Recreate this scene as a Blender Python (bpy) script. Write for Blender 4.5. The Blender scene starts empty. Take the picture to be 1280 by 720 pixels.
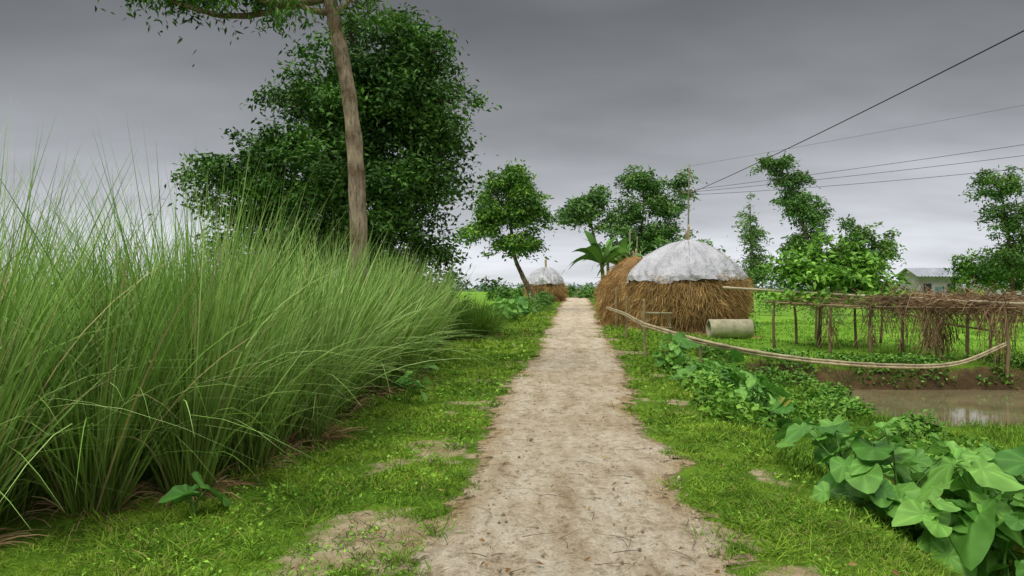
import bpy, math
import numpy as np
R = np.random.default_rng(7)
scene = bpy.context.scene
scene.view_settings.view_transform = 'Standard'
scene.view_settings.look = 'None'
scene.view_settings.exposure = 0

# ------------------------------------------------------------------ helpers
def smooth(t):
    t = np.clip(t, 0, 1); return t*t*(3-2*t)
def _h(ix, iy, s):
    v = np.sin(ix*127.1+iy*311.7+s*74.7)*43758.5453
    return v-np.floor(v)
def vnoise(x, y, s=0):
    x = np.asarray(x, float); y = np.asarray(y, float)
    ix = np.floor(x); iy = np.floor(y); fx = smooth(x-ix); fy = smooth(y-iy)
    a = _h(ix, iy, s); b = _h(ix+1, iy, s); c = _h(ix, iy+1, s); d = _h(ix+1, iy+1, s)
    return (a*(1-fx)+b*fx)*(1-fy)+(c*(1-fx)+d*fx)*fy
def fbm(x, y, s=0, o=4):
    r = 0; a = .5; t = 0
    for i in range(o):
        r = r+a*vnoise(x*2**i, y*2**i, s+i*3); t += a; a *= .5
    return r/t
def nrm(v):
    return v/np.maximum(np.linalg.norm(v, axis=-1, keepdims=True), 1e-9)

class MB:
    def __init__(s): s.v=[]; s.f=[]; s.m=[]; s.c=[]; s.n=0; s.sm=[]
    def add(s, v, f, mat=0, col=None, smooth_=True):
        v = np.asarray(v, float).reshape(-1, 3); f = np.asarray(f, int)
        if col is None: col = np.ones((len(v), 3))*.5
        col = np.broadcast_to(np.asarray(col, float), (len(v), 3))
        s.v.append(v); s.f.append(f+s.n); s.m.append(np.full(len(f), mat)); s.c.append(col)
        s.sm.append(np.full(len(f), smooth_)); s.n += len(v)
    def build(s, name, mats):
        V = np.concatenate(s.v); C = np.concatenate(s.c)
        me = bpy.data.meshes.new(name)
        me.vertices.add(len(V)); me.vertices.foreach_set('co', V.astype(np.float32).ravel())
        idx = np.concatenate([f.ravel() for f in s.f])
        tot = np.concatenate([np.full(len(f), f.shape[1]) for f in s.f])
        st = np.concatenate([[0], np.cumsum(tot)[:-1]])
        me.loops.add(len(idx)); me.loops.foreach_set('vertex_index', idx.astype(np.int32))
        me.polygons.add(len(tot)); me.polygons.foreach_set('loop_start', st.astype(np.int32))
        me.polygons.foreach_set('material_index', np.concatenate(s.m).astype(np.int32))
        me.polygons.foreach_set('use_smooth', np.concatenate(s.sm))
        me.update(calc_edges=True)
        a = me.color_attributes.new('Col', 'FLOAT_COLOR', 'POINT')
        a.data.foreach_set('color', np.concatenate([C, np.ones((len(C), 1))], 1).astype(np.float32).ravel())
        for m in mats: me.materials.append(m)
        me.validate()
        ob = bpy.data.objects.new(name, me); scene.collection.objects.link(ob)
        return ob

def group(name, kids, loc=(0, 0, 0)):
    e = bpy.data.objects.new(name, None); e.location = loc; scene.collection.objects.link(e)
    for k in kids:
        k.parent = e; k.matrix_parent_inverse.identity()
        k.location = (-loc[0], -loc[1], -loc[2])
    return e

def ribbons(mb, base, d, L, W, droop, segs, c0, c1, mat=0, prof='blade', side=None):
    N = len(base); d = nrm(d)
    if side is None:
        a = R.uniform(0, 2*np.pi, N); side = np.stack([np.cos(a), np.sin(a), 0*a], 1)
        side = nrm(np.cross(d, side)+1e-6)
    t = np.linspace(0, 1, segs+1)
    pos = base[:, None]+d[:, None]*(L[:, None]*t)[..., None]
    pos[..., 2] -= droop[:, None]*L[:, None]*t**2.2
    if prof == 'blade': w = np.maximum((1-t**2.4), .04)*np.minimum(1, .6+t*2)
    elif prof == 'arch':
        hd = d.copy(); hd[:, 2] = 0; hd = nrm(hd)
        pos = pos+hd[:, None]*(droop[:, None]*L[:, None]*t**2.6)[..., None]*.8
        w = np.maximum((1-t**2.6), .05)*np.minimum(1, .6+t*2)
    elif prof == 'leaf': w = np.maximum(np.sin(np.pi*(t*.93+.05))**.6, .05)
    else: w = np.ones_like(t)
    off = side[:, None]*(W[:, None]*.5*w)[..., None]
    v = np.stack([pos-off, pos+off], 2)
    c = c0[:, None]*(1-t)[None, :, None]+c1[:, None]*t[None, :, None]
    c = np.repeat(c[:, :, None], 2, 2)
    b = (np.arange(N)*(segs+1)*2)[:, None]+(np.arange(segs)*2)[None]
    f = np.stack([b, b+1, b+3, b+2], -1).reshape(-1, 4)
    mb.add(v, f, mat, c.reshape(-1, 3))

def leaves(mb, cen, L, W, c, mat=0, hang=.3):
    N = len(cen)
    d = R.normal(size=(N, 3)); d[:, 2] = d[:, 2]*.6-hang; d = nrm(d)
    q = R.normal(size=(N, 3)); q[:, 2] += 1.2
    s = nrm(np.cross(d, q)); n = np.cross(s, d)
    L = np.broadcast_to(L, N)[:, None]*R.uniform(.7, 1.3, (N, 1)); W = np.broadcast_to(W, N)[:, None]*R.uniform(.7, 1.3, (N, 1))
    v = np.stack([cen, cen+d*L*.45+s*W*.5+n*L*.05, cen+d*L-n*L*.1, cen+d*L*.45-s*W*.5+n*L*.05], 1)
    f = (np.arange(N)*4)[:, None]+np.arange(4)[None]
    mb.add(v, f, mat, np.repeat(c, 4, 0), False)

def spline(P, n):
    P = np.asarray(P, float); k = len(P)
    if k < 3: 
        t = np.linspace(0, 1, n)[:, None]; return P[0]*(1-t)+P[1]*t
    Q = np.vstack([2*P[0]-P[1], P, 2*P[-1]-P[-2]]); out = []
    for t in np.linspace(0, k-1-1e-6, n):
        i = int(t); u = t-i; a, b, c, d = Q[i:i+4]
        out.append(.5*((2*b)+(-a+c)*u+(2*a-5*b+4*c-d)*u*u+(-a+3*b-3*c+d)*u**3))
    return np.array(out)

def tube(mb, P, r, ns=8, mat=0, col=(.3, .25, .18), n=None, rough=0.):
    P = np.asarray(P, float)
    if n: 
        rr = np.interp(np.linspace(0, 1, n), np.linspace(0, 1, len(np.atleast_1d(r))), np.atleast_1d(r)); P = spline(P, n)
    else: rr = np.interp(np.linspace(0, 1, len(P)), np.linspace(0, 1, len(np.atleast_1d(r))), np.atleast_1d(r))
    k = len(P); T = nrm(np.gradient(P, axis=0))
    up = np.array([0, 0, 1.]) if abs(T[0, 2]) < .9 else np.array([1., 0, 0])
    U = nrm(np.cross(T, up)); Wv = np.cross(T, U)
    a = np.linspace(0, 2*np.pi, ns, endpoint=False)
    rad = rr[:, None]*(1+rough*R.uniform(-1, 1, (k, ns)))
    v = P[:, None]+(U[:, None]*np.cos(a)[None, :, None]+Wv[:, None]*np.sin(a)[None, :, None])*rad[..., None]
    i = np.arange(k-1)[:, None]*ns; j = np.arange(ns)[None]; j2 = (j+1) % ns
    f = np.stack([i+j, i+j2, i+ns+j2, i+ns+j], -1).reshape(-1, 4)
    mb.add(v, f, mat, col)
    n0 = mb.n-k*ns
    mb.f.append(np.array([np.arange(ns)[::-1]+n0, np.arange(ns)+n0+(k-1)*ns])); mb.m.append(np.full(2, mat)); mb.sm.append(np.full(2, False))

def bamboo(mb, P, r, mat=0, col=(.42, .33, .17), n=24):
    rr = np.full(n, r); rr[::4] = r*1.22
    L = np.linspace(0, 1, n); rr = rr*(1-.25*L)
    c = np.array(col)*R.uniform(.8, 1.15)
    tube(mb, P, rr, 7, mat, c, n=n)

# ------------------------------------------------------------------ materials
def mat(name):
    m = bpy.data.materials.new(name); m.use_nodes = True
    nt = m.node_tree; nt.nodes.clear(); return m, nt, nt.nodes, nt.links
def N_(ns, t, **k):
    n = ns.new(t)
    for a, b in k.items(): setattr(n, a, b)
    return n
def attr_mat(name, rough=.6, trans=0., nscale=8., namt=.35, bump=0., bscale=40., spec=.3, stretch=None, bdist=.03, gain=1., det=3):
    m, nt, ns, l = mat(name)
    at = N_(ns, 'ShaderNodeAttribute', attribute_name='Col')
    tc = N_(ns, 'ShaderNodeTexCoord'); no = N_(ns, 'ShaderNodeTexNoise'); no.inputs['Scale'].default_value = nscale; no.inputs['Detail'].default_value = det
    src = tc.outputs['Object']
    if stretch:
        mp = N_(ns, 'ShaderNodeMapping'); mp.inputs['Scale'].default_value = stretch; l.new(src, mp.inputs[0]); src = mp.outputs[0]
    l.new(src, no.inputs['Vector'])
    mr = N_(ns, 'ShaderNodeMapRange'); mr.inputs['From Min'].default_value = .3; mr.inputs['From Max'].default_value = .7
    mr.inputs['To Min'].default_value = (1-namt)*gain; mr.inputs['To Max'].default_value = (1+namt)*gain; l.new(no.outputs[0], mr.inputs[0])
    mul = N_(ns, 'ShaderNodeVectorMath', operation='SCALE'); l.new(at.outputs['Color'], mul.inputs[0]); l.new(mr.outputs[0], mul.inputs['Scale'])
    b = N_(ns, 'ShaderNodeBsdfPrincipled'); b.inputs['Roughness'].default_value = rough; b.inputs['Specular IOR Level'].default_value = spec
    l.new(mul.outputs[0], b.inputs['Base Color'])
    out = N_(ns, 'ShaderNodeOutputMaterial')
    if bump:
        n2 = N_(ns, 'ShaderNodeTexNoise'); n2.inputs['Scale'].default_value = bscale; n2.inputs['Detail'].default_value = 6; l.new(src, n2.inputs['Vector'])
        bp = N_(ns, 'ShaderNodeBump'); bp.inputs['Strength'].default_value = bump; bp.inputs['Distance'].default_value = bdist
        l.new(n2.outputs[0], bp.inputs['Height']); l.new(bp.outputs[0], b.inputs['Normal'])
    if trans:
        t = N_(ns, 'ShaderNodeBsdfTranslucent'); l.new(mul.outputs[0], t.inputs[0])
        mx = N_(ns, 'ShaderNodeMixShader'); mx.inputs[0].default_value = trans
        l.new(b.outputs[0], mx.inputs[1]); l.new(t.outputs[0], mx.inputs[2]); l.new(mx.outputs[0], out.inputs[0])
    else: l.new(b.outputs[0], out.inputs[0])
    return m
def noise(ns, l, vec, sc, det=6, rough=.6):
    n = N_(ns, 'ShaderNodeTexNoise'); n.inputs['Scale'].default_value = sc; n.inputs['Detail'].default_value = det; n.inputs['Roughness'].default_value = rough
    l.new(vec, n.inputs['Vector']); return n.outputs[0]
def ramp(ns, l, src, stops):
    r = N_(ns, 'ShaderNodeValToRGB'); e = r.color_ramp.elements
    while len(e) < len(stops): e.new(.5)
    for i, (p, c) in enumerate(stops): e[i].position = p; e[i].color = (*c, 1)
    l.new(src, r.inputs[0]); return r.outputs[0]
def mix(ns, l, f, a, b, mode='MIX'):
    x = N_(ns, 'ShaderNodeMix', data_type='RGBA', blend_type=mode)
    if isinstance(f, float): x.inputs[0].default_value = f
    else: l.new(f, x.inputs[0])
    for s, v in ((6, a), (7, b)):
        if isinstance(v, tuple): x.inputs[s].default_value = (*v, 1)
        else: l.new(v, x.inputs[s])
    return x.outputs[2]

M_grass = attr_mat('grass_blade', .6, 0, 1.5, .22, spec=.12, gain=1.26, det=1)
M_leaf = attr_mat('leaf', .5, 0, .6, .22, spec=.2, gain=1.25, det=1)
M_taro = attr_mat('taro_leaf', .45, .25, 6, .18, spec=.3)
M_straw = attr_mat('straw', .8, 0, 1.3, .4, spec=.15)
M_wood = attr_mat('bamboo_wood', .6, 0, 6, .35, .3, 30)
M_tarp = attr_mat('plastic_tarp', .42, .1, 1.3, .2, .9, 2.6, .45, bdist=.22)
M_conc = attr_mat('concrete', .85, 0, 4, .3, .5, 25, .2)
M_wire = attr_mat('wire_black', .6, 0, 1, .1)
M_wall = attr_mat('painted_wall', .8, 0, 1, .15)
M_tin = attr_mat('tin_roof', .45, 0, 1, .25, spec=.5)
# bark
m, nt, ns, l = mat('bark'); M_bark = m
tc = N_(ns, 'ShaderNodeTexCoord'); O = tc.outputs['Object']
mp = N_(ns, 'ShaderNodeMapping'); mp.inputs['Scale'].default_value = (6, 6, 1.1); l.new(O, mp.inputs[0])
at = N_(ns, 'ShaderNodeAttribute', attribute_name='Col')
crk = ramp(ns, l, noise(ns, l, mp.outputs[0], 5, 8, .72), [(.36, (.3, .27, .24)), (.47, (.9, .88, .85)), (.62, (1.15, 1.13, 1.1)), (.72, (1.5, 1.5, 1.5))])
pat = ramp(ns, l, noise(ns, l, O, 2.6, 5, .6), [(.38, (.5, .46, .38)), (.52, (1, 1, 1)), (.66, (1.45, 1.48, 1.45))])
col = mix(ns, l, 1., mix(ns, l, 1., at.outputs['Color'], crk, 'MULTIPLY'), pat, 'MULTIPLY')
b = N_(ns, 'ShaderNodeBsdfPrincipled'); b.inputs['Roughness'].default_value = .9; b.inputs['Specular IOR Level'].default_value = .12; l.new(col, b.inputs['Base Color'])
bp = N_(ns, 'ShaderNodeBump'); bp.inputs['Strength'].default_value = 1; bp.inputs['Distance'].default_value = .04; l.new(noise(ns, l, mp.outputs[0], 5, 8, .72), bp.inputs['Height']); l.new(bp.outputs[0], b.inputs['Normal'])
o = N_(ns, 'ShaderNodeOutputMaterial'); l.new(b.outputs[0], o.inputs[0])

# ground material
m, nt, ns, l = mat('ground_soil_grass'); M_ground = m
at = N_(ns, 'ShaderNodeAttribute', attribute_name='Col'); sp = N_(ns, 'ShaderNodeSeparateColor'); l.new(at.outputs['Color'], sp.inputs[0])
tc = N_(ns, 'ShaderNodeTexCoord')
O = tc.outputs['Object']
green = ramp(ns, l, noise(ns, l, O, 1.6), [(.3, (.07, .12, .015)), (.5, (.12, .23, .02)), (.7, (.22, .36, .03))])
fine = noise(ns, l, O, 30, 4)
green = mix(ns, l, .6, green, ramp(ns, l, fine, [(.3, (.35, .35, .3)), (.7, (1.2, 1.2, 1.0))]), 'MULTIPLY')
field = ramp(ns, l, noise(ns, l, O, .35), [(.3, (.15, .34, .03)), (.7, (.26, .46, .05))])
col = mix(ns, l, sp.outputs[2], green, field)
soil = ramp(ns, l, noise(ns, l, O, 4), [(.3, (.25, .18, .095)), (.7, (.54, .44, .29))])
mud = ramp(ns, l, noise(ns, l, O, 3), [(.3, (.05, .035, .018)), (.7, (.16, .105, .05))])
def thresh(src):
    a = N_(ns, 'ShaderNodeMath', operation='ADD'); l.new(src, a.inputs[0])
    s = N_(ns, 'ShaderNodeMath', operation='MULTIPLY_ADD'); l.new(noise(ns, l, O, 7), s.inputs[0]); s.inputs[1].default_value = 1.2; s.inputs[2].default_value = -.6
    l.new(s.outputs[0], a.inputs[1])
    r = N_(ns, 'ShaderNodeMapRange'); r.inputs['From Min'].default_value = .35; r.inputs['From Max'].default_value = .65; l.new(a.outputs[0], r.inputs[0]); return r.outputs[0]
col = mix(ns, l, thresh(sp.outputs[0]), col, soil)
col = mix(ns, l, thresh(sp.outputs[1]), col, mud)
b = N_(ns, 'ShaderNodeBsdfPrincipled'); b.inputs['Roughness'].default_value = .95; b.inputs['Specular IOR Level'].default_value = .1
l.new(col, b.inputs['Base Color'])
bp = N_(ns, 'ShaderNodeBump'); bp.inputs['Strength'].default_value = .8; bp.inputs['Distance'].default_value = .03; l.new(noise(ns, l, O, 18), bp.inputs['Height']); l.new(bp.outputs[0], b.inputs['Normal'])
o = N_(ns, 'ShaderNodeOutputMaterial'); l.new(b.outputs[0], o.inputs[0])

# path material
m, nt, ns, l = mat('packed_sandy_dirt'); M_path = m
tc = N_(ns, 'ShaderNodeTexCoord'); O = tc.outputs['Object']
at = N_(ns, 'ShaderNodeAttribute', attribute_name='Col'); sp = N_(ns, 'ShaderNodeSeparateColor'); l.new(at.outputs['Color'], sp.inputs[0])
mp = N_(ns, 'ShaderNodeMapping'); mp.inputs['Scale'].default_value = (1.7, .6, 1); l.new(O, mp.inputs[0])
base = ramp(ns, l, noise(ns, l, mp.outputs[0], 2.3, 9, .7), [(.3, (.42, .32, .20)), (.42, (.67, .555, .39)), (.55, (.83, .725, .55)), (.72, (.88, .81, .66))])
base = mix(ns, l, sp.outputs[1], mix(ns, l, 1., base, (.78, .68, .52), 'MULTIPLY'), base)
base = mix(ns, l, sp.outputs[2], base, mix(ns, l, 1., base, (.78, .72, .64), 'MULTIPLY'))
gr = ramp(ns, l, noise(ns, l, O, 45, 6, .75), [(.3, (.55, .52, .47)), (.5, (1, 1, 1)), (.75, (1.12, 1.1, 1.08))])
col = mix(ns, l, .9, base, gr, 'MULTIPLY')
mot = ramp(ns, l, noise(ns, l, O, 12, 7, .74), [(.37, (.52, .46, .39)), (.5, (1, 1, 1)), (.7, (1.06, 1.05, 1.04))])
col = mix(ns, l, .75, col, mot, 'MULTIPLY')
vo = N_(ns, 'ShaderNodeTexVoronoi'); vo.inputs['Scale'].default_value = 24; l.new(O, vo.inputs['Vector'])
sp_ = ramp(ns, l, vo.outputs['Distance'], [(.0, (.35, .30, .23)), (.16, (1, 1, 1)), (1, (1, 1, 1))])
gate = ramp(ns, l, noise(ns, l, O, 3.2, 3), [(.48, (0, 0, 0)), (.6, (1, 1, 1))])
col = mix(ns, l, gate, col, mix(ns, l, .8, col, sp_, 'MULTIPLY'))
b = N_(ns, 'ShaderNodeBsdfPrincipled'); b.inputs['Roughness'].default_value = .95; b.inputs['Specular IOR Level'].default_value = .1
l.new(col, b.inputs['Base Color'])
ad = N_(ns, 'ShaderNodeMath', operation='MULTIPLY_ADD'); l.new(noise(ns, l, O, 10, 6, .6), ad.inputs[0]); ad.inputs[1].default_value = 3.0; l.new(noise(ns, l, O, 60, 5, .7), ad.inputs[2])
bp = N_(ns, 'ShaderNodeBump'); bp.inputs['Strength'].default_value = 1; bp.inputs['Distance'].default_value = .03; l.new(ad.outputs[0], bp.inputs['Height']); l.new(bp.outputs[0], b.inputs['Normal'])
e1 = N_(ns, 'ShaderNodeMath', operation='MULTIPLY_ADD'); l.new(noise(ns, l, O, 4, 8, .72), e1.inputs[0]); e1.inputs[1].default_value = 3.2; e1.inputs[2].default_value = -1.6
e2 = N_(ns, 'ShaderNodeMath', operation='ADD'); l.new(e1.outputs[0], e2.inputs[0]); l.new(sp.outputs[0], e2.inputs[1])
e3 = N_(ns, 'ShaderNodeMapRange'); e3.inputs['From Min'].default_value = .22; e3.inputs['From Max'].default_value = .5; l.new(e2.outputs[0], e3.inputs[0])
tr = N_(ns, 'ShaderNodeBsdfTransparent'); mxs = N_(ns, 'ShaderNodeMixShader'); l.new(e3.outputs[0], mxs.inputs[0]); l.new(tr.outputs[0], mxs.inputs[1]); l.new(b.outputs[0], mxs.inputs[2])
o = N_(ns, 'ShaderNodeOutputMaterial'); l.new(mxs.outputs[0], o.inputs[0])

# water
m, nt, ns, l = mat('muddy_water'); M_water = m
tc = N_(ns, 'ShaderNodeTexCoord')
b = N_(ns, 'ShaderNodeBsdfPrincipled'); b.inputs['Roughness'].default_value = .03; b.inputs['IOR'].default_value = 1.45
l.new(ramp(ns, l, noise(ns, l, tc.outputs['Object'], .8), [(.3, (.17, .14, .07)), (.7, (.28, .24, .13))]), b.inputs['Base Color'])
bp = N_(ns, 'ShaderNodeBump'); bp.inputs['Strength'].default_value = .06; bp.inputs['Distance'].default_value = .02
l.new(noise(ns, l, tc.outputs['Object'], 5, 3), bp.inputs['Height']); l.new(bp.outputs[0], b.inputs['Normal'])
o = N_(ns, 'ShaderNodeOutputMaterial'); l.new(b.outputs[0], o.inputs[0])

# ------------------------------------------------------------------ terrain
WL = -.82
def HW(y): return np.interp(y, [0, 4, 6, 10, 16, 36, 72, 120], [.62, .66, .78, .80, .86, 1.06, 1.45, 1.8])
def CX(y): return .09*y-.05+.09*np.sin(y*.42+.6)
def H(x, y):
    x = np.asarray(x, float); y = np.asarray(y, float)
    u = x-.09*y
    wob = (fbm(x*.5, y*.5, 5)-.5)*1.2
    left = -.45*smooth((-u-6.5)/6)
    rn = -.6*smooth((u-1.65)/1.8); rf = -.3*smooth((u-2.2)/5)
    k = smooth((y-16.9-wob*.3)/.6)
    z = left+rn*(1-k)+rf*k
    k2 = smooth((y-16.7-wob*.3)/.6)
    z = z-.85*smooth((x-6.2-wob-.15*(y-14))/1.3)*smooth((y-11.4-wob*.5)/1.0)*(1-k2)
    z = z+(fbm(x*1.3, y*1.3, 2)-.5)*.16*smooth((np.abs(u)-1.4)/1.3)*np.clip(30/np.maximum(y, 30), 0, 1)
    return z
def EDGE(x, y): return HW(y)-.04+(fbm(x*1.6+3, y*1.6, 11)-.5)*1.3+(fbm(x*6, y*6, 12)-.5)*.45
def geo(a, b, s0, g):
    o = [a]; s = s0
    while o[-1] < b: o.append(o[-1]+s); s *= g
    return o
xs = np.array([-v for v in geo(10, 2500, .3, 1.22)][::-1][:-1]+list(np.arange(-10, 16, .1))+geo(16, 2500, .3, 1.22))
ys = np.array([-60, -30, -15, -8, -4, -2]+list(np.arange(0, 27, .1))+geo(27, 3500, .3, 1.12))
X, Y = np.meshgrid(xs, ys); Z = H(X, Y)
u = X-CX(Y)
dirt = smooth((HW(Y)+.3-np.abs(u))/.5)
dirt = np.maximum(dirt, .66*smooth((fbm(X*1.3, Y*1.3, 9)-.55)/.08)*smooth((2.1-np.abs(u))/.6))
mudw = smooth((-Z-.60)/.2)*(X > 3.6)*(Y > 10)*(Y < 17.6)
mudw = np.maximum(mudw, .8*smooth((X-5.0)/1)*smooth((Y-16.2)/.3)*(1-smooth((Y-17.2)/.5)))
fieldw = np.clip(smooth((Y-18)/3)*smooth((u-4)/3)+smooth((-u-6)/4)*smooth((Y-12)/8)+smooth((Y-120)/50), 0, 1)
C = np.stack([dirt, mudw, fieldw], -1).reshape(-1, 3)
g = MB(); nx = len(xs); ny = len(ys)
i = np.arange(ny-1)[:, None]*nx; j = np.arange(nx-1)[None]
g.add(np.stack([X, Y, Z], -1), np.stack([i+j, i+j+1, i+nx+j+1, i+nx+j], -1).reshape(-1, 4), 0, C)
g.build('ground', [M_ground])

py_ = np.array(list(np.arange(-3, 14, .04))+list(np.arange(14, 34, .15))+geo(34, 118, .3, 1.04)); K = 65
s = np.linspace(-1, 1, K)
PY, S = np.meshgrid(py_, s, indexing='ij')
eL = (fbm(PY*.9, PY*0, 21, 5)-.5)*.6; eR = (fbm(PY*.9, PY*0+7, 31, 5)-.5)*.7
half = HW(PY)+.24+np.where(S < 0, eL, eR)
PX = CX(PY)+S*half
wv = .06*np.sin(PY*.9)+.05*np.sin(PY*.37+2)
t1 = np.exp(-((S-.36-wv)/.13)**2); t2 = np.exp(-((S+.36-wv)/.13)**2)
PZ = .024-.018*t1-.016*t2+(fbm(PX*5, PY*4, 4, 5)-.5)*.05
for k in range(110):
    fy = 1/R.uniform(1/14, 1/3.0); fx = float(CX(fy))+R.choice([-.3, .3])*HW(fy)+R.normal(0, .14)
    rows = np.abs(py_-fy) < .3
    if rows.any():
        PZ[rows] -= .013*np.exp(-(((PX[rows]-fx)/.05)**2+((PY[rows]-fy)/.12)**2)**2)
PZ = .005+np.clip(PZ, .0, .07)*smooth((1-np.abs(S))/.35)
p = MB(); i = np.arange(len(py_)-1)[:, None]*K; j = np.arange(K-1)[None]
pc = np.clip((1-np.abs(S))/.4, 0, 1)*1.25
pg = smooth((1-np.abs(S)+(fbm(PX*2, PY*1.2, 44)-.5)*.5)/.45)
pb = .5*np.exp(-((S-.02-wv)/.10)**2)*smooth((fbm(PX*1.5, PY*.8, 48)-.35)/.2)+.45*smooth((fbm(PX*1.2, PY*.6, 52)-.55)/.1)
p.add(np.stack([PX, PY, PZ], -1), np.stack([i+j, i+j+1, i+K+j+1, i+K+j], -1).reshape(-1, 4), 0, np.stack([pc, pg, np.clip(pb, 0, 1)], -1).reshape(-1, 3))
p.build('dirt_path', [M_path])

w = MB(); w.add([(3.8, 10.0, WL), (45, 10.0, WL), (45, 18, WL), (3.8, 18, WL)], [[0, 1, 2, 3]]); w.build('pond_water', [M_water])

# ------------------------------------------------------------------ short grass
def pick(c0, c1, t): 
    t = np.asarray(t)[:, None]; return np.array(c0)*(1-t)+np.array(c1)*t
g = MB()
def short_grass(n, ymin, ymax, ulo, uhi, hmul=1., dens=1., cA=(.08, .20, .015), cB=(.36, .54, .055)):
    inv = R.uniform(1/ymax, 1/ymin, n); y = 1/inv
    x = CX(y)+R.uniform(ulo, uhi, n)
    uu = np.abs(x-CX(y)); edge = EDGE(x, y)
    keep = uu > edge
    patch = fbm(x*1.3, y*1.3, 9); fp = fbm(x*5, y*5, 19)
    keep &= R.random(n) < np.where(uu < 2.2, 1-.8*smooth((patch-.54)/.09), 1)
    keep &= R.random(n) < .3+.9*smooth((fp-.32)/.25)
    keep &= R.random(n) < .2+.8*smooth((uu-edge)/.45)
    z = H(x, y); keep &= z > WL+.02
    x, y, z, uu, edge, fp = [q[keep] for q in (x, y, z, uu, edge, fp)]; n = len(x)
    a = R.uniform(0, 2*np.pi, n); lean = R.uniform(.3, 1.7, n)
    d = np.stack([np.cos(a)*lean, np.sin(a)*lean, np.ones(n)], 1)
    cl = fbm(x*2.5, y*2.5, 17)
    L = (.035+.30*np.clip(cl-.25, 0, 1)**1.3*R.uniform(.4, 1.3, n))*hmul*(.55+.6*smooth((uu-edge)/.6))*np.clip(y/10, 1, 2)
    W = .0056*np.clip(y/4.5, .85, 8)*R.uniform(.6, 1.35, n)
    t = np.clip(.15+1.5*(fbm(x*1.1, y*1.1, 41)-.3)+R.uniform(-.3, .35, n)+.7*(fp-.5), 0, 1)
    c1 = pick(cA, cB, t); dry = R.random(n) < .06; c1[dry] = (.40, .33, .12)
    ribbons(g, np.stack([x, y, z-.005], 1), d, L, W, R.uniform(.1, .6, n), 2, c1*.5, c1)  # shade in the gaps between blades is painted as darker base colour
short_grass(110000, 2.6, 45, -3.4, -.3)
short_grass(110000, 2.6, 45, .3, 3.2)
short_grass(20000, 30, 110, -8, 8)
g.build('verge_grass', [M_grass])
g = MB()
def rough(n, x0, x1, y0, y1, h, wd, cA, cB, zmin=WL+.03, th=.28):
    x = R.uniform(x0, x1, n); y = R.uniform(y0, y1, n); z = H(x, y)
    k = (z > zmin) & (x > CX(y)+1.9) & (R.random(n) < smooth((fbm(x*.9, y*.9, 61)-th)/.25))
    x, y, z = x[k], y[k], z[k]; n = len(x)
    a = R.uniform(0, 6.28, n); ln = R.uniform(.1, .7, n)
    d = np.stack([np.cos(a)*ln, np.sin(a)*ln, np.ones(n)], 1)
    c = pick(cA, cB, np.clip(fbm(x*.7, y*.7, 71)*1.4-.2+R.uniform(-.2, .2, n), 0, 1))
    ribbons(g, np.stack([x, y, z-.01], 1), d, h*R.uniform(.5, 1.4, n)*(.4+1.1*fbm(x*1.5, y*1.5, 81)), wd*R.uniform(.7, 1.3, n), R.uniform(.1, .7, n), 3, c*.6, c)
rough(30000, 2, 7.5, 2.6, 16, .2, .010, (.08, .19, .015), (.28, .46, .05))
rough(14000, 5, 12, 6, 12, .22, .012, (.08, .19, .015), (.27, .46, .05))
rough(24000, 4.5, 20, 16.2, 19, .19, .016, (.06, .12, .02), (.20, .35, .04), th=.33)
rough(45000, 3.5, 24, 18, 42, .14, .028, (.13, .29, .025), (.27, .47, .06))
for k in range(190):
    y0 = 1/R.uniform(1/22, 1/3.3); sd = -1 if R.random() < .5 else 1
    x0 = CX(y0)+sd*R.uniform(.8, 2.6 if sd < 0 else 2.4); n = 50
    x = x0+R.normal(0, .06, n); y = y0+R.normal(0, .06, n); a = R.uniform(0, 6.28, n); ln = R.uniform(.2, 1.5, n)
    d = np.stack([np.cos(a)*ln, np.sin(a)*ln, np.ones(n)], 1); hh = R.uniform(.07, .21)
    c = pick((.06, .17, .015), (.32, .50, .05), R.random(n)*.5+R.random()*.5)
    ribbons(g, np.stack([x, y, H(x, y)], 1), d, hh*R.uniform(.5, 1.2, n), .006*np.clip(y0/5, 1, 4)*np.ones(n), R.uniform(.1, .7, n), 4, c*.5, c)
g.build('meadow_grass', [M_grass])

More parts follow.
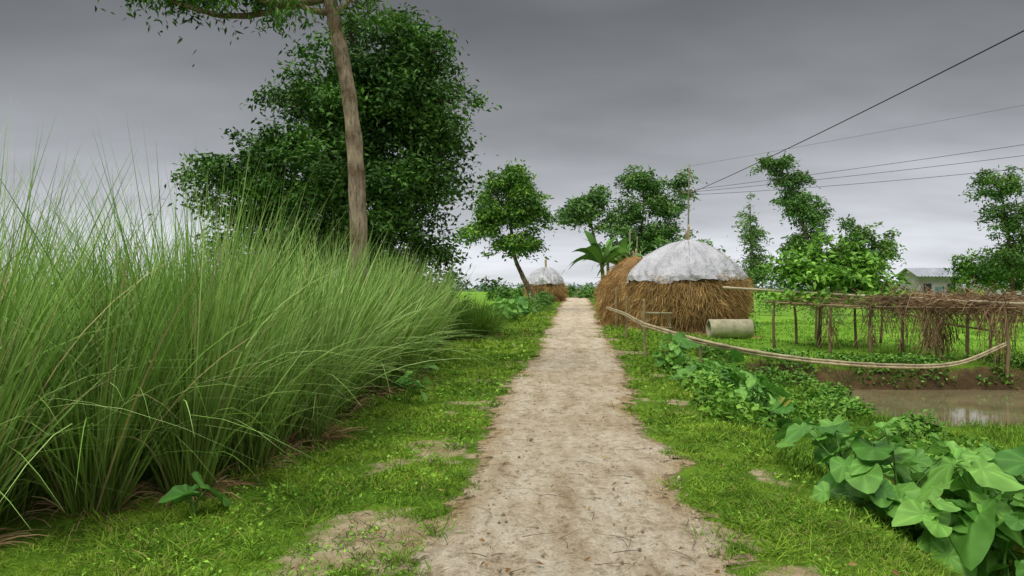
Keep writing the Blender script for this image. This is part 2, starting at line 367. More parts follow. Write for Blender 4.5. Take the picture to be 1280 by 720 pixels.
# ------------------------------------------------------------------ tall grass
g = MB()
def clump(cx, cy, h, r, n, cA=(.13, .28, .04), cB=(.46, .64, .22), wd=.011, spread=.40, gg=None, thatch=.14):
    gg = gg or g
    hue = R.uniform(-.25, .25); bx, by = R.normal(0, .06, 2)+np.array([.02, 0])
    a = R.uniform(0, 2*np.pi, n); rr = r*np.sqrt(R.random(n))
    x = cx+np.cos(a)*rr; y = cy+np.sin(a)*rr; z = H(x, y)-.02
    la = a+R.normal(0, .8, n); ln = np.abs(R.normal(0, spread, n))*.48+spread*rr/r*.33
    d = np.stack([np.cos(la)*ln+bx, np.sin(la)*ln+by, np.ones(n)], 1)
    L = h*(1.12-.5*R.random(n)**1.8)
    lw = R.random(n) < .28; L[lw] *= R.uniform(.35, .8, lw.sum())
    t = np.clip(R.normal(.45+hue, .33, n), 0, 1)
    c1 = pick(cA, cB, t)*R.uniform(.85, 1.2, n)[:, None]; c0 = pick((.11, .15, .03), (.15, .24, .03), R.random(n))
    dry = R.random(n) < .045; c1[dry] = (.45, .39, .19); c0[dry] = (.30, .21, .1)
    bent = R.random(n) < .33
    dd = R.uniform(.0, .16, n)+.65*bent*R.random(n)**1.3
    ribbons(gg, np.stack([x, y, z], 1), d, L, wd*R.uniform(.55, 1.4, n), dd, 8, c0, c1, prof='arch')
    k = int(n*thatch); a = R.uniform(0, 6.28, k); ln = R.uniform(.5, 2.4, k)
    x = cx+np.cos(a)*r*R.uniform(.7, 1.3, k); y = cy+np.sin(a)*r*R.uniform(.7, 1.3, k)
    d = np.stack([np.cos(a)*ln, np.sin(a)*ln, np.ones(k)], 1)
    c = pick((.20, .11, .05), (.48, .36, .18), R.random(k))
    ribbons(gg, np.stack([x, y, H(x, y)], 1), d, R.uniform(.2, .6, k), wd*.9*np.ones(k), R.uniform(.3, .9, k), 4, c*.7, c)
ly = np.array([4.3, 5.0, 5.8, 7, 9, 12, 16, 20]); lx = np.array([-3.7, -3.0, -2.5, -2.3, -2.2, -2.15, -2.25, -2.45])
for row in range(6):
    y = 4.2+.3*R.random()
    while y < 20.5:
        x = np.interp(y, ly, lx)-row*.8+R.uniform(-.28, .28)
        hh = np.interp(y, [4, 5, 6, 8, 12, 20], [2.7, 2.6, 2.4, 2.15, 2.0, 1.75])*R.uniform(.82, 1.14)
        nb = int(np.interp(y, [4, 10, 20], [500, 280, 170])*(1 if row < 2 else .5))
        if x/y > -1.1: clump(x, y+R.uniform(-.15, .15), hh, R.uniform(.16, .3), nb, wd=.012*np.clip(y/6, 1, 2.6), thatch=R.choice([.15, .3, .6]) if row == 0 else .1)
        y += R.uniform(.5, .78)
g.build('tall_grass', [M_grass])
g = MB()
for x, y, h in [(-1.5, 22.3, 1.45), (-1.0, 22.8, 1.35), (-2.2, 22.6, 1.5), (-1.6, 23.6, 1.5), (-.9, 24.2, 1.2), (-2.6, 23.5, 1.6)]:
    clump(x, y, h, .4, 380, (.08, .18, .02), (.22, .4, .06), .022, .6)
g.build('reed_clump', [M_grass])

# ------------------------------------------------------------------ trees
def tree(name, trunk, r0, r1, blobs, ncl, lpc, L, W, cr, cD, cL, bark=(.2, .16, .11), limbs=True, hang=.3, leafmat=None, stray=.22):
    mb = MB(); trunk = np.array(trunk, float)
    T = spline(trunk, 40)
    rr = np.linspace(r0, r1, 40); rr[0] *= 1.5; rr[1] *= 1.2
    tube(mb, T, rr, 14, 0, np.array(bark), rough=.07)
    B = np.array(blobs, float); vol = (B[:, 3]*B[:, 4]*B[:, 5])**.75; pr = vol/vol.sum()
    bi = R.choice(len(B), ncl, p=pr)
    dr = nrm(R.normal(size=(ncl, 3))); rad = R.random(ncl)**.45
    st = R.random(ncl) < stray; rad[st] = R.uniform(.95, 1.28, st.sum())
    cen = B[bi, :3]+dr*B[bi, 3:6]*rad[:, None]
    if limbs:
        for k, b in enumerate(B):
            c = b[:3]; low = np.where(T[:, 2] < c[2]-.25*b[5])[0]; low = low[-1] if len(low) else 8
            s0 = T[min(low, 38)]; midp = s0*.45+c*.55+np.array([0, 0, -.12*np.linalg.norm(c-s0)])
            rb = max(r1*.75, r0*.28); tube(mb, [s0, midp, c], [rb, rb*.45], 7, 0, bark, n=8, rough=.06)
            idx = np.where(bi == k)[0][:14]
            for q in idx:
                tt = R.uniform(.4, 1); st_ = midp*(1-tt)+c*tt
                mm = (st_+cen[q])/2+R.normal(0, .1, 3)*b[3]*.3
                tube(mb, [st_, mm, cen[q]], [rb*.35, rb*.1], 5, 0, bark, n=6)
    sz = R.uniform(.5, 1.3, ncl); sz[st] *= .6
    n = (lpc*sz**2).astype(int)+3
    ci = np.repeat(np.arange(ncl), n)
    off = R.normal(size=(len(ci), 3))*cr*sz[ci][:, None]*np.array([.62, .62, .34])
    off[:, 2] -= .28*np.sum(off[:, :2]**2, 1)/cr
    P = cen[ci]+off
    tcl = R.random(ncl)
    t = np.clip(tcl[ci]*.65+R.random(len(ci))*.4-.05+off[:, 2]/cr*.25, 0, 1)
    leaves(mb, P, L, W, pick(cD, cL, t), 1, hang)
    return mb.build(name, [M_bark, leafmat or M_leaf])

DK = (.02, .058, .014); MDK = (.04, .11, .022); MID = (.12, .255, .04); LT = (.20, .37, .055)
FD = (.055, .125, .04); FL = (.20, .35, .085)  # far-tree leaf colours, lightened and blued to paint in haze
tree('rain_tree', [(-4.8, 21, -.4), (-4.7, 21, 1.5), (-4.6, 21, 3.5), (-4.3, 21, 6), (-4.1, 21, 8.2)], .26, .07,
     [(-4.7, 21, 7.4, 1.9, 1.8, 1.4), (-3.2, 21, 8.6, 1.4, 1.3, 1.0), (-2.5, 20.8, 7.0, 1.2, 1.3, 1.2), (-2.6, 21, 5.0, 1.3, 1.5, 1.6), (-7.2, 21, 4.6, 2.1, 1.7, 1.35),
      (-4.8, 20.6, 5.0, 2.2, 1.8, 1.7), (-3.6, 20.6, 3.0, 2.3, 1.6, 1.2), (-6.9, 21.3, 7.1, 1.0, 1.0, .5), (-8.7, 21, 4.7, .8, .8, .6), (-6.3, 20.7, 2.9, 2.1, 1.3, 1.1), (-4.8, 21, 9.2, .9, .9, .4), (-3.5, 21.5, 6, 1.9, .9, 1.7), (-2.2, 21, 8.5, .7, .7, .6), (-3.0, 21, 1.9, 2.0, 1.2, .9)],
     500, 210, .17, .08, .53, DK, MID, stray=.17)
tree('eucalyptus_tree', [(-2.42, 11, -.3), (-2.36, 11, 1.6), (-2.36, 11, 2.9), (-2.42, 11, 3.9), (-2.55, 11, 4.9), (-2.78, 11, 6.0), (-3.1, 11, 7.6), (-3.3, 11, 9.4)], .15, .08,
     [(-3.2, 11, 8.9, 1.6, 1.6, 1.1), (-4.6, 11.2, 8.0, 1.3, 1.3, .8), (-2.0, 11, 8.2, 1.1, 1.3, .8), (-4.3, 10.8, 6.15, .8, .6, .28), (-5.5, 11, 6.1, .7, .5, .26), (-3.4, 10.8, 6.0, .5, .5, .34), (-2.4, 10.9, 6.05, .4, .4, .3), (-4.9, 10.8, 6.6, 1.2, .6, .3)],
     270, 105, .13, .04, .3, (.03, .085, .015), (.16, .31, .045), bark=(.38, .30, .22), hang=.9)
tree('mango_tree', [(1.6, 50, -.1), (1.25, 50, 1.3), (.7, 50, 2.5), (.1, 50, 4.2), (-.2, 50, 8)], .24, .08,
     [(-.25, 50, 8.9, 1.6, 1.6, 1.3), (1.1, 50, 7.2, 1.6, 1.6, 1.3), (-2.0, 50, 5.7, 1.4, 1.5, 1.4), (.4, 50, 5.0, 1.6, 1.5, 1.0), (-1.2, 50, 7.4, 1.4, 1.5, 1.1)],
     160, 100, .3, .14, .58, (.04, .115, .025), (.24, .42, .06))
tree('leafy_tree', [(7.9, 62, -.2), (7.8, 62, 3), (7.2, 62, 5.5), (6.5, 62, 8.3)], .2, .07,
     [(6.2, 62, 8.3, 2.0, 2, 1.0), (7.4, 62, 9.5, 1.1, 1.2, .9), (4.7, 62, 7.6, 1.0, 1.2, .5), (8.6, 62, 7.0, 1.5, 1.4, .9)], 95, 85, .34, .16, .62, FD, FL)
tree('leafy_tree', [(11.3, 63, -.2), (11.2, 63, 3.2), (11.3, 63, 6), (11.6, 63, 9.8)], .24, .08,
     [(11.4, 63, 11.0, 1.9, 1.6, 1.2), (13.3, 63, 8.9, 1.7, 1.6, 1.2), (10.2, 63, 8.2, 1.7, 1.6, 1.1), (14.9, 63, 10.6, .7, .9, 1.4), (12.6, 63, 6.3, 2.4, 1.6, 1.2), (10.2, 63, 5.4, 2.0, 1.5, 1.0)], 195, 92, .34, .16, .6, FD, FL)
tree('eucalyptus_tree', [(25.6, 60, -.3), (25.2, 60, 3.5), (24.2, 60, 7), (23, 60, 10), (22.2, 60, 12)], .2, .06,
     [(21.9, 60, 12.0, 1.7, 1.2, .8), (23.3, 60, 10.6, 1.3, 1.2, .8), (23.2, 60, 9.0, 1.5, 1.2, 1.0), (24.7, 60, 7.9, 1.5, 1.2, 1.4), (24.6, 60, 5.4, 1.9, 1.3, 1.2)], 140, 88, .34, .14, .52, FD, FL)
tree('young_tree', [(18.4, 55, -.3), (18.3, 55, 3), (18.2, 55, 8)], .09, .03,
     [(18.1, 55, 6.9, .6, .6, 1.5), (18.4, 55, 5.1, .9, .8, 1.2), (18.7, 55, 3.4, 1.1, 1, 1.1)], 60, 60, .3, .1, .45, (.08, .15, .045), (.21, .34, .09))
tree('leafy_tree', [(24, 48, -.3), (24, 48, 2), (24, 48, 5)], .16, .05,
     [(23.1, 48, 5.5, 1.1, 1, 1.0), (25.0, 48, 4.7, 1.1, 1.1, .6), (23.6, 48, 3.8, 1.7, 1.4, .9), (22.3, 48, 3.0, 1.2, 1.2, 1.0), (22.2, 48, 4.2, .7, .7, .6)], 100, 80, .27, .12, .5, (.05, .12, .035), (.2, .34, .07))
tree('eucalyptus_tree', [(27.9, 40, -.3), (27.8, 40, 2), (27.5, 40, 5), (27, 40, 8)], .14, .04,
     [(26.9, 40, 7.3, 1.0, .9, 1.0), (27.5, 40, 5.8, 1.1, 1, 1.1), (28.5, 40, 4.4, 1.4, 1, 1.3), (27.4, 40, 3.2, 1.1, 1, .8)], 115, 92, .22, .09, .42, (.05, .12, .03), (.18, .31, .06))
tree('leafy_tree', [(26.6, 42, -.3), (26.6, 42, 1.5), (26.6, 42, 3)], .12, .05,
     [(26.8, 42, 3.0, 1.0, 1.0, .7), (27.4, 42, 2.1, 1.5, 1.1, .9), (29.5, 42, 2.6, 2, 1.2, 1.3)], 85, 85, .24, .12, .42, MDK, LT)
tree('papaya_shrub', [(9.8, 23, -.3), (9.9, 23, 1.2), (10.1, 23, 2.4)], .07, .03,
     [(9.1, 23, 2.45, .75, .7, .42), (10.2, 23, 2.85, .75, .7, .5), (11.0, 22.8, 2.45, .75, .7, .42), (9.9, 22.8, 2.0, 1.3, .8, .4), (11.7, 22.6, 1.8, .6, .5, .28), (10.9, 22.7, 1.8, 1.0, .7, .35)], 130, 46, .23, .11, .36, (.05, .15, .018), (.24, .46, .06), hang=.2)
tree('leafy_shrub', [(9.8, 36, -.3), (9.8, 36, 1.5), (9.9, 36, 3)], .08, .04,
     [(9.7, 36, 3.2, 1.0, .8, .8), (10.8, 36, 2.3, .9, .8, .9), (8.3, 36, 3.1, .7, .7, .6), (12.2, 36, 2.0, .9, .8, .9)], 55, 60, .2, .1, .4, MDK, LT)
tree('leafy_shrub', [(-5, 28, -.5), (-5, 28, .5), (-5, 28, 1.5)], .06, .04,
     [(-5, 28, 1.2, 2.2, 1, 1.0), (-2.4, 27, .9, .9, .8, .9), (-8, 27, 1.2, 2.2, 1, 1.3)], 70, 60, .2, .09, .4, DK, MID)

mb = MB()
bl = []
for x in np.arange(-3, 24, 1.1):
    bl.append((x+R.uniform(-.5, .5), 118+R.uniform(-6, 6), R.uniform(.3, 1.2), 1.3, 1, R.uniform(.7, 1.6)))
for x, y, z, r, h in [(-.3, 38, .4, .9, .6), (.5, 41, .5, 1.0, .8), (1.2, 46, .4, .9, .6), (-.8, 34, .3, .7, .5), (2.2, 58, .5, 1.1, .8), (2.7, 66, .5, 1.0, .8), (3.4, 75, .5, .9, .7), (10.6, 85, .6, 1.4, 1), (9.6, 70, .4, 1.2, .7), (7.8, 56, .4, 1.0, .8), (10, 48, .5, 1.2, .8), (12, 52, .9, 1.5, 1.2), (15, 52, .8, 1.6, 1.1), (18, 50, .6, 1.5, .9), (13.5, 44, .3, 1.1, .7), (16.5, 38, .1, 1.3, .7), (21, 40, .2, 1.4, .6), (20, 46, .4, 1.5, .8), (33, 52, .3, 2.5, .8), (8.2, 33, .2, .9, .6), (9.9, 31, .1, .9, .6)]:
    bl.append((x, y, z, r, r*.8, h))
for b in bl:
    n = 380; dr = nrm(R.normal(size=(n, 3)))*np.array(b[3:6])*(R.random(n)**.35*(1+R.normal(0, .12, n)))[:, None]
    k = R.random(); sc = np.clip(b[1]/90, .35, 1.2)
    leaves(mb, np.array(b[:3])+dr, .42*sc, .2*sc, pick((.05, .13, .03), (.19, .36, .06), np.clip(R.random(n)*.7+k*.3, 0, 1)))
mb.build('bushes', [M_leaf])
mb = MB()
for x in np.arange(-420, 480, 5.5):
    h = 3+4.5*fbm(x*.03, 0, 3)+R.uniform(-1, 2); n = 120
    y = 380+40*fbm(x*.01, 5, 4)
    dr = nrm(R.normal(size=(n, 3)))*np.array([5, 4, h*.62])*(R.random(n)**.4)[:, None]
    leaves(mb, np.array([x+R.uniform(-2, 2), y, h*.42-.5])+dr, 1.8, 1.0, pick((.20, .26, .24), (.29, .37, .32), R.random(n)))  # distance haze is painted into these pale, greyed leaf colours
mb.build('distant_tree_line', [M_leaf])

def banana(name, x, y, z, h, n, Ls):
    mb = MB(); tube(mb, [(x, y, z), (x+.05, y, z+h*.6), (x, y, z+h)], [.16, .09], 10, 0, (.2, .22, .08), n=8)
    a = R.uniform(0, 6.28, n); ln = R.uniform(.2, 1.5, n)
    d = np.stack([np.cos(a)*ln, np.sin(a)*ln, np.ones(n)], 1); c = pick((.05, .13, .03), (.16, .30, .06), R.random(n))
    ribbons(mb, np.tile([x, y, z+h*.95], (n, 1)), d, Ls*R.uniform(.7, 1.2, n), Ls*.17*R.uniform(.8, 1.2, n), R.uniform(.3, .95, n), 9, c, c*1.1, 1, 'leaf')
    return mb.build(name, [M_bark, M_leaf])
banana('banana_plant', 6.0, 48, 0, 3.4, 26, 3.1)
banana('banana_plant', 7.4, 49, 0, 3.2, 22, 3.0)
banana('banana_plant', 6.9, 52, 0, 3.8, 18, 3.0)

# ------------------------------------------------------------------ taro
th = np.linspace(0, 2*np.pi, 33)[:-1]
def taro_leaf(mb, pos, size, yaw, tilt, col, root=None, roll=0.):
    r = .5*(1+.35*np.cos(th)+.12*np.cos(2*th))*(1-.62*np.exp(-((np.abs(th-np.pi))/.22)**2))
    r = r+.28*np.exp(-(np.minimum(th, 2*np.pi-th)/.28)**2)+.15*np.exp(-((np.abs(th-np.pi)-.62)/.3)**2)
    ring = []; cols = []
    vein = (np.arange(32) % 4 == 0)
    wv = R.uniform(0, 6.28); cup = R.uniform(.02, .22); dr_ = R.uniform(.05, .35)
    for q in (.02, .35, .7, 1.):
        x = r*np.cos(th)*q; y = r*np.sin(th)*q*.92
        z = cup*q*q*(np.abs(np.sin(th)))-dr_*(q**2)*np.clip(np.cos(th), 0, 1)+.02*q*np.cos(th*8)+.06*q*q*np.sin(th*3+wv)+.025*q**3*np.sin(th*9+wv)
        ring.append(np.stack([x, y, z], 1)*size)
        cols.append(np.where(vein[:, None], np.array(col)*1.25+.015, np.array(col)*.94))
    V = np.concatenate(ring)
    cr_, sr_ = math.cos(roll), math.sin(roll); V = V@np.array([[1, 0, 0], [0, cr_, -sr_], [0, sr_, cr_]]).T
    ct, st = math.cos(tilt), math.sin(tilt); Ry = np.array([[ct, 0, st], [0, 1, 0], [-st, 0, ct]])
    cy, sy = math.cos(yaw), math.sin(yaw); Rz = np.array([[cy, -sy, 0], [sy, cy, 0], [0, 0, 1]])
    V = V@Ry.T@Rz.T+np.array(pos)
    i = np.arange(3)[:, None]*32; j = np.arange(32)[None]; j2 = (j+1) % 32
    mb.add(V, np.stack([i+j, i+j2, i+32+j2, i+32+j], -1).reshape(-1, 4), 0, np.concatenate(cols))
    if root is not None:
        root = np.array(root); pos = np.array(pos); m_ = (root+pos)/2+np.array([0, 0, .12*np.linalg.norm(pos-root)])+(root-pos)*np.array([.15, .15, 0])
        tube(mb, [root, m_, pos-np.array([0, 0, .004])], [.013*size/.35, .006*size/.35], 6, 0, np.array([.16, .34, .06]), n=7)
def taro_plant(name, x, y, h, n, size, spread=.45):
    mb = MB(); z = float(H(x, y))
    for i in range(n):
        a = R.uniform(0, 6.28) ; rr = spread*R.uniform(.1, 1.15)
        hh = h*R.uniform(.35, 1.05)*(1-.25*rr/spread)
        s_ = size*R.uniform(.5, 1.2)
        t = R.random(); col = np.array((.075, .24, .03))*(1-t)+np.array((.26, .54, .09))*t
        if R.random() < .015: col = np.array((.34, .36, .06))
        taro_leaf(mb, (x+math.cos(a)*rr, y+math.sin(a)*rr, z+hh), s_, a+R.normal(0, .6), R.uniform(-.15, .6), col, (x+R.normal(0, .05), y+R.normal(0, .05), z-.02), R.normal(0, .3))
    return mb.build(name, [M_taro])
for x, y, h, n, s_ in [(2.75, 5.9, .66, 12, .3), (3.05, 5.6, .86, 14, .34), (3.35, 5.2, .86, 14, .36), (3.65, 5.6, .93, 14, .36), (3.35, 4.7, .66, 12, .32), (3.05, 5.0, .54, 11, .28),
                       (3.95, 5.3, .9, 12, .36), (4.1, 6.0, .9, 12, .34), (3.5, 6.4, .93, 13, .32), (2.95, 6.5, .68, 11, .3), (3.75, 4.6, .68, 12, .31), (4.4, 5.2, .85, 10, .35), (3.15, 4.3, .34, 7, .24), (2.75, 5.3, .4, 8, .22)]:
    taro_plant('taro_plant', x, y, h, n, s_)
for k in range(15):
    y = R.uniform(9.4, 14.2); x = CX(y)+R.uniform(1.9, 3.4)
    taro_plant('taro_plant', x, y, R.uniform(.4, .85), int(R.integers(6, 12)), R.uniform(.2, .34), .42)
for x, y in [(-.3, 33), (.1, 35), (-.5, 36.5), (.7, 38), (.4, 43)]:
    taro_plant('taro_plant', x, y, 1.1, 13, .5, .6)
taro_plant('taro_plant', -2.2, 4.95, .3, 3, .26, .12)
for x, y in [(-1.55, 12.2), (-1.5, 11.0), (-1.6, 14), (-1.4, 9.9)]:
    taro_plant('taro_plant', x, y, .42, 6, .2, .22)

mb = MB(); n = 9000
y = 1/R.uniform(1/26, 1/3.2, n); side = R.random(n) < .5
x = CX(y)+np.where(side, R.uniform(-2.8, -.95, n), R.uniform(.95, 4.2, n))
k = fbm(x*2.2, y*2.2, 91) > .54; x, y = x[k], y[k]; z = H(x, y); k = z > WL; x, y, z = x[k], y[k], z[k]
leaves(mb, np.stack([x, y, z+R.uniform(.01, .07, len(x))], 1), .034*np.clip(y/6, .8, 3)*R.uniform(.6, 1.4, len(x)), .022*np.clip(y/6, .8, 3), pick((.09, .23, .02), (.27, .48, .05), R.random(len(x))), hang=-.1)
n = 12000; x = R.uniform(4.5, 16, n); y = R.uniform(16.2, 18.2, n); z = H(x, y)
k = (fbm(x*1.2, y*1.2, 95) > .45) & (z > WL)
x, y, z = x[k], y[k], z[k]
leaves(mb, np.stack([x, y, z+R.uniform(.0, .24, len(x))], 1), .11, .06, pick((.04, .12, .02), (.17, .34, .04), R.random(len(x))), hang=0)
for k in range(44):
    y0 = R.uniform(8.0, 16.4); x0 = CX(y0)+R.uniform(2.0, 5.2); n = 260; z0 = float(H(x0, y0)); 
    if z0 < WL: continue
    dr = nrm(R.normal(size=(n, 3)))*np.array([.38, .38, R.uniform(.2, .45)])*(R.random(n)**.4)[:, None]; dr[:, 2] = np.abs(dr[:, 2])
    leaves(mb, np.array([x0, y0, z0])+dr, .11, .06, pick((.05, .15, .02), (.22, .42, .05), np.clip(R.random(n)*.6+R.random()*.4, 0, 1)), hang=.1)
mb.build('ground_weeds', [M_leaf])

mb = MB(); n = 110
y = 1/R.uniform(1/20, 1/3.2, n); x = CX(y)+R.normal(0, 1.1, n)
leaves(mb, np.stack([x, y, .04+H(x, y)], 1), .045*R.uniform(.6, 1.5, n), .024, pick((.22, .12, .05), (.5, .34, .12), R.random(n)), hang=0)
mb.build('fallen_leaves', [M_straw])
mb = MB()
for k in range(110):
    y = 1/R.uniform(1/18, 1/3.3); x = CX(y)+R.uniform(-.75, .85); a = R.uniform(0, 3.14); L = R.uniform(.04, .26)
    tube(mb, [(x, y, .038), (x+math.cos(a)*L*.5+.01, y+math.sin(a)*L*.5, .046), (x+math.cos(a)*L, y+math.sin(a)*L, .038)], [.0026, .0012], 4, 0, R.choice([.10, .18, .32])*np.array([1, .75, .5]), n=5)
mb.build('twigs', [M_wood])
mb = MB()
ico = nrm(np.array([(1, 0, 0), (-1, 0, 0), (0, 1, 0), (0, -1, 0), (0, 0, 1), (0, 0, -1)], float))
fi = np.array([[0, 2, 4], [2, 1, 4], [1, 3, 4], [3, 0, 4], [2, 0, 5], [1, 2, 5], [3, 1, 5], [0, 3, 5]])
for k in range(1300):
    y = 1/R.uniform(1/16, 1/3.1); sx_ = R.uniform(-1, 1); sx_ = np.sign(sx_)*abs(sx_)**.6; x = CX(y)+sx_*(HW(y)+.12); r = .004+.014*R.random()**3
    mb.add(ico*r*R.uniform(.6, 1.3, (6, 3))+np.array([x, y, .02+r*.3]), fi, 0, np.array([.5, .41, .29])*R.uniform(.45, 1.2))
mb.build('pebbles', [M_conc])

# ------------------------------------------------------------------ haystacks
def haystack(name, cx, cy, Rr, Hh, tarp=None, nst=9000, sc=1., pole=.5, ry=1.):
    cz = float(H(cx, cy))-.1
    tt = np.linspace(0, 1, 26); pr = np.interp(tt, [0, .25, .5, .6, .7, .8, .9, .96, 1], [.88, .95, 1., .97, .86, .68, .43, .25, .02])
    A = np.linspace(0, 2*np.pi, 61)[:-1]
    def surf(t, a, k=1.):
        r = Rr*np.interp(t, tt, pr)*k*(1+.09*(fbm(np.cos(a)*2+4+t*1.5, np.sin(a)*2+4, 13+cx)-.5)*2)
        return np.stack([cx+r*np.cos(a), cy+ry*r*np.sin(a), cz+t*Hh+0*a], -1)
    T_, A_ = np.meshgrid(tt, A, indexing='ij')
    mb = MB(); V = surf(T_, A_); i = np.arange(25)[:, None]*60; j = np.arange(60)[None]; j2 = (j+1) % 60
    F = np.stack([i+j, i+j2, i+60+j2, i+60+j], -1).reshape(-1, 4)
    mb.add(V, F, 0, (.3, .18, .07))
    tm = .98 if not tarp else tarp+.09
    n = nst; t = R.random(n)**.8*tm; a = R.uniform(0, 6.28, n); P = surf(t, a, 1.005)
    o = np.stack([np.cos(a), np.sin(a), 0*a], 1)
    d = o*R.uniform(.12, .7, n)[:, None]+R.normal(0, .38, (n, 3)); d[:, 2] -= R.uniform(.4, 1.2, n)
    lay = fbm(t*6, a*1.5, 3)
    c = pick((.20, .11, .04), (.66, .45, .18), np.clip(lay*.8+R.uniform(-.3, .5, n), 0, 1))
    L = R.uniform(.2, .6, n)*sc; L = np.minimum(L, (P[:, 2]-cz)/.75+.15)
    ribbons(mb, P, d, L, .022*sc*R.uniform(.5, 1.3, n), R.uniform(0, .3, n), 3, c, c*1.1)
    n = nst//8; a = R.uniform(0, 6.28, n); q = Rr*(.9+np.abs(R.normal(0, .14, n))); x = cx+q*np.cos(a); y = cy+q*np.sin(a)
    d = R.normal(size=(n, 3)); d[:, 2] = np.abs(d[:, 2])*.35
    c = pick((.3, .18, .07), (.68, .48, .22), R.random(n))
    ribbons(mb, np.stack([x, y, H(x, y)+.01], 1), d, R.uniform(.15, .45, n)*sc, .02*sc*np.ones(n), R.uniform(0, .2, n), 3, c, c)
    kids = [mb.build('straw_body', [M_straw])]
    if tarp:
        lo = tarp; m2 = MB(); nq = 40; A2 = np.linspace(0, 2*np.pi, 241)[:-1]
        low = lo+.035*np.sin(A2*2+1)+.02*np.sin(A2*5+2)+.06*np.cos(A2)+.03*(fbm(A2*3, 0*A2, 8)-.5)*4
        q = np.linspace(0, 1, nq)[:, None]; T2 = low[None]*(1-q)+1.*q; AA = np.broadcast_to(A2, T2.shape)
        V = surf(np.minimum(T2, 1), AA, 1.0)
        ridge = np.abs(fbm(AA*5+T2*4, T2*5+AA*1.5, 27, 3)-.5)*2
        fold = .06*np.sin(AA*5+T2*6)+.12*(fbm(AA*4, T2*3, 15)-.5)+.09*(fbm(AA*14, T2*4, 16)-.5)-.16*(1-ridge)**4*.6
        out = np.stack([np.cos(AA), np.sin(AA), 0*AA+.6], -1)*((.17+fold*(1-q)**.35)*sc)[..., None]
        V = V+out; V[..., 2] += .03
        i = np.arange(nq-1)[:, None]*240; j = np.arange(240)[None]; j2 = (j+1) % 240
        m2.add(V, np.stack([i+j, i+j2, i+240+j2, i+240+j], -1).reshape(-1, 4), 0, (.60, .60, .63))
        kids.append(m2.build('tarp', [M_tarp]))
        m3 = MB()
        for a0 in (0.35, 1.4, 2.4, 3.9, 4.5, 5.5):
            ts = np.linspace(1, .25, 14); a_ = a0+0*ts; Pp = surf(ts, a_, 1.0)+np.stack([np.cos(a_), np.sin(a_), .6+0*a_], -1)*.22*sc
            tube(m3, Pp, .007*sc, 5, 0, (.4, .37, .3))
        kids.append(m3.build('rope', [M_wood]))
    m4 = MB(); bamboo(m4, [(cx, cy, cz+Hh*.5), (cx+.03, cy, cz+Hh+pole)], .05*sc, col=(.5, .38, .22)); bamboo(m4, [(cx+.15, cy, cz+Hh*.5), (cx-.1, cy, cz+Hh+pole*.7)], .045*sc, col=(.5, .38, .22))
    kids.append(m4.build('center_pole', [M_wood]))
    return group(name, kids, (cx, cy, cz))
haystack('haystack', 7.0, 28.6, 2.2, 3.6, .58, 20000, 1., .75)
haystack('haystack', 5.35, 31.2, 1.5, 3.1, None, 8000, 1., .3)
haystack('haystack', 4.0, 85, 1.95, 3.9, .52, 5000, 2.0, 1.6)

mb = MB(); cx, cy = 7.75, 25.6
zc = float(H(cx, cy))+.34
A = np.linspace(0, 2*np.pi, 33)[:-1]
prof = [(-.8, .27), (-.8, .34), (-.76, .36), (-.7, .345), (0, .345), (.7, .345), (.76, .36), (.8, .34), (.8, .27), (.76, .26), (-.76, .26)]
V = np.array([[(cx+px*.98, cy+px*.12+r*math.cos(a), zc+r*math.sin(a)) for a in A] for px, r in prof]); nP = len(prof)
F = [[i*32+j, i*32+(j+1) % 32, ((i+1) % nP)*32+(j+1) % 32, ((i+1) % nP)*32+j] for i in range(nP) for j in range(32)]
mb.add(V, F, 0, (.46, .43, .28)); mb.build('concrete_pipe', [M_conc])

# ------------------------------------------------------------------ bamboo fence
mb = MB()
for x, y, top in [(3.05, 16.5, 1.35), (3.55, 22.5, 1.35), (4.05, 28, 1.6), (4.0, 31.5, 1.4), (3.9, 14.8, .62), (3.85, 17.6, .98)]:
    bamboo(mb, [(x, y, float(H(x, y))-.2), (x+R.uniform(-.05, .05), y, top)], .035, col=(.33, .26, .14))
for dz, o in ((0, 0), (-.05, .06)):
    bamboo(mb, [(4.0, 30.5+o, .8+dz), (3.5, 22.5, .82+dz), (3.06, 16.4, .78+dz), (3.95, 14.6, .5+dz)], .032, n=40, col=(.5, .42, .24))
    bamboo(mb, [(2.95, 16.3, .80+dz), (4.0, 14.6+o, .50+dz), (5.6, 14.2, .23+dz), (7.9, 15, .0+dz), (9.9, 16.0, -.05+dz), (11.75, 17.1, .3+dz)], .03, n=52, col=(.6, .5, .3))
bamboo(mb, [(3.0, 16.5, 1.02), (3.9, 17.6, .98)], .03, col=(.5, .42, .24)); bamboo(mb, [(3.0, 16.5, .72), (3.9, 17.6, .62)], .025)
mb.build('bamboo_fence', [M_wood])

# trellis
TZ = 1.16
mb = MB()
cor = np.array([(8.1, 22.2), (11.7, 17.3), (15.2, 19.6), (11.2, 26.5)])
def bl_(s, t): return (cor[0]*(1-s)+cor[1]*s)*(1-t)+(cor[3]*(1-s)+cor[2]*s)*t
for s_ in (0, .3, .5, .75, 1):
    for t_ in (0, .5, 1):
        x, y = bl_(s_, t_)+R.uniform(-.12, .12, 2); zz = float(H(x, y))
        tube(mb, [(x, y, zz-.1), (x+R.uniform(-.06, .06), y, zz+.8), (x+R.uniform(-.12, .12), y, TZ)], [.05, .035], 7, 0, (.24, .17, .1), n=8, rough=.12)
for t_ in np.linspace(0, 1, 8):
    a = bl_(-.06, t_); b_ = bl_(1.06, t_); bamboo(mb, [(*a, TZ+R.uniform(-.04, .04)), (*((a+b_)/2), TZ-.1+R.uniform(-.05, .06)), (*b_, TZ-.03)], .022, col=(.34, .26, .15))
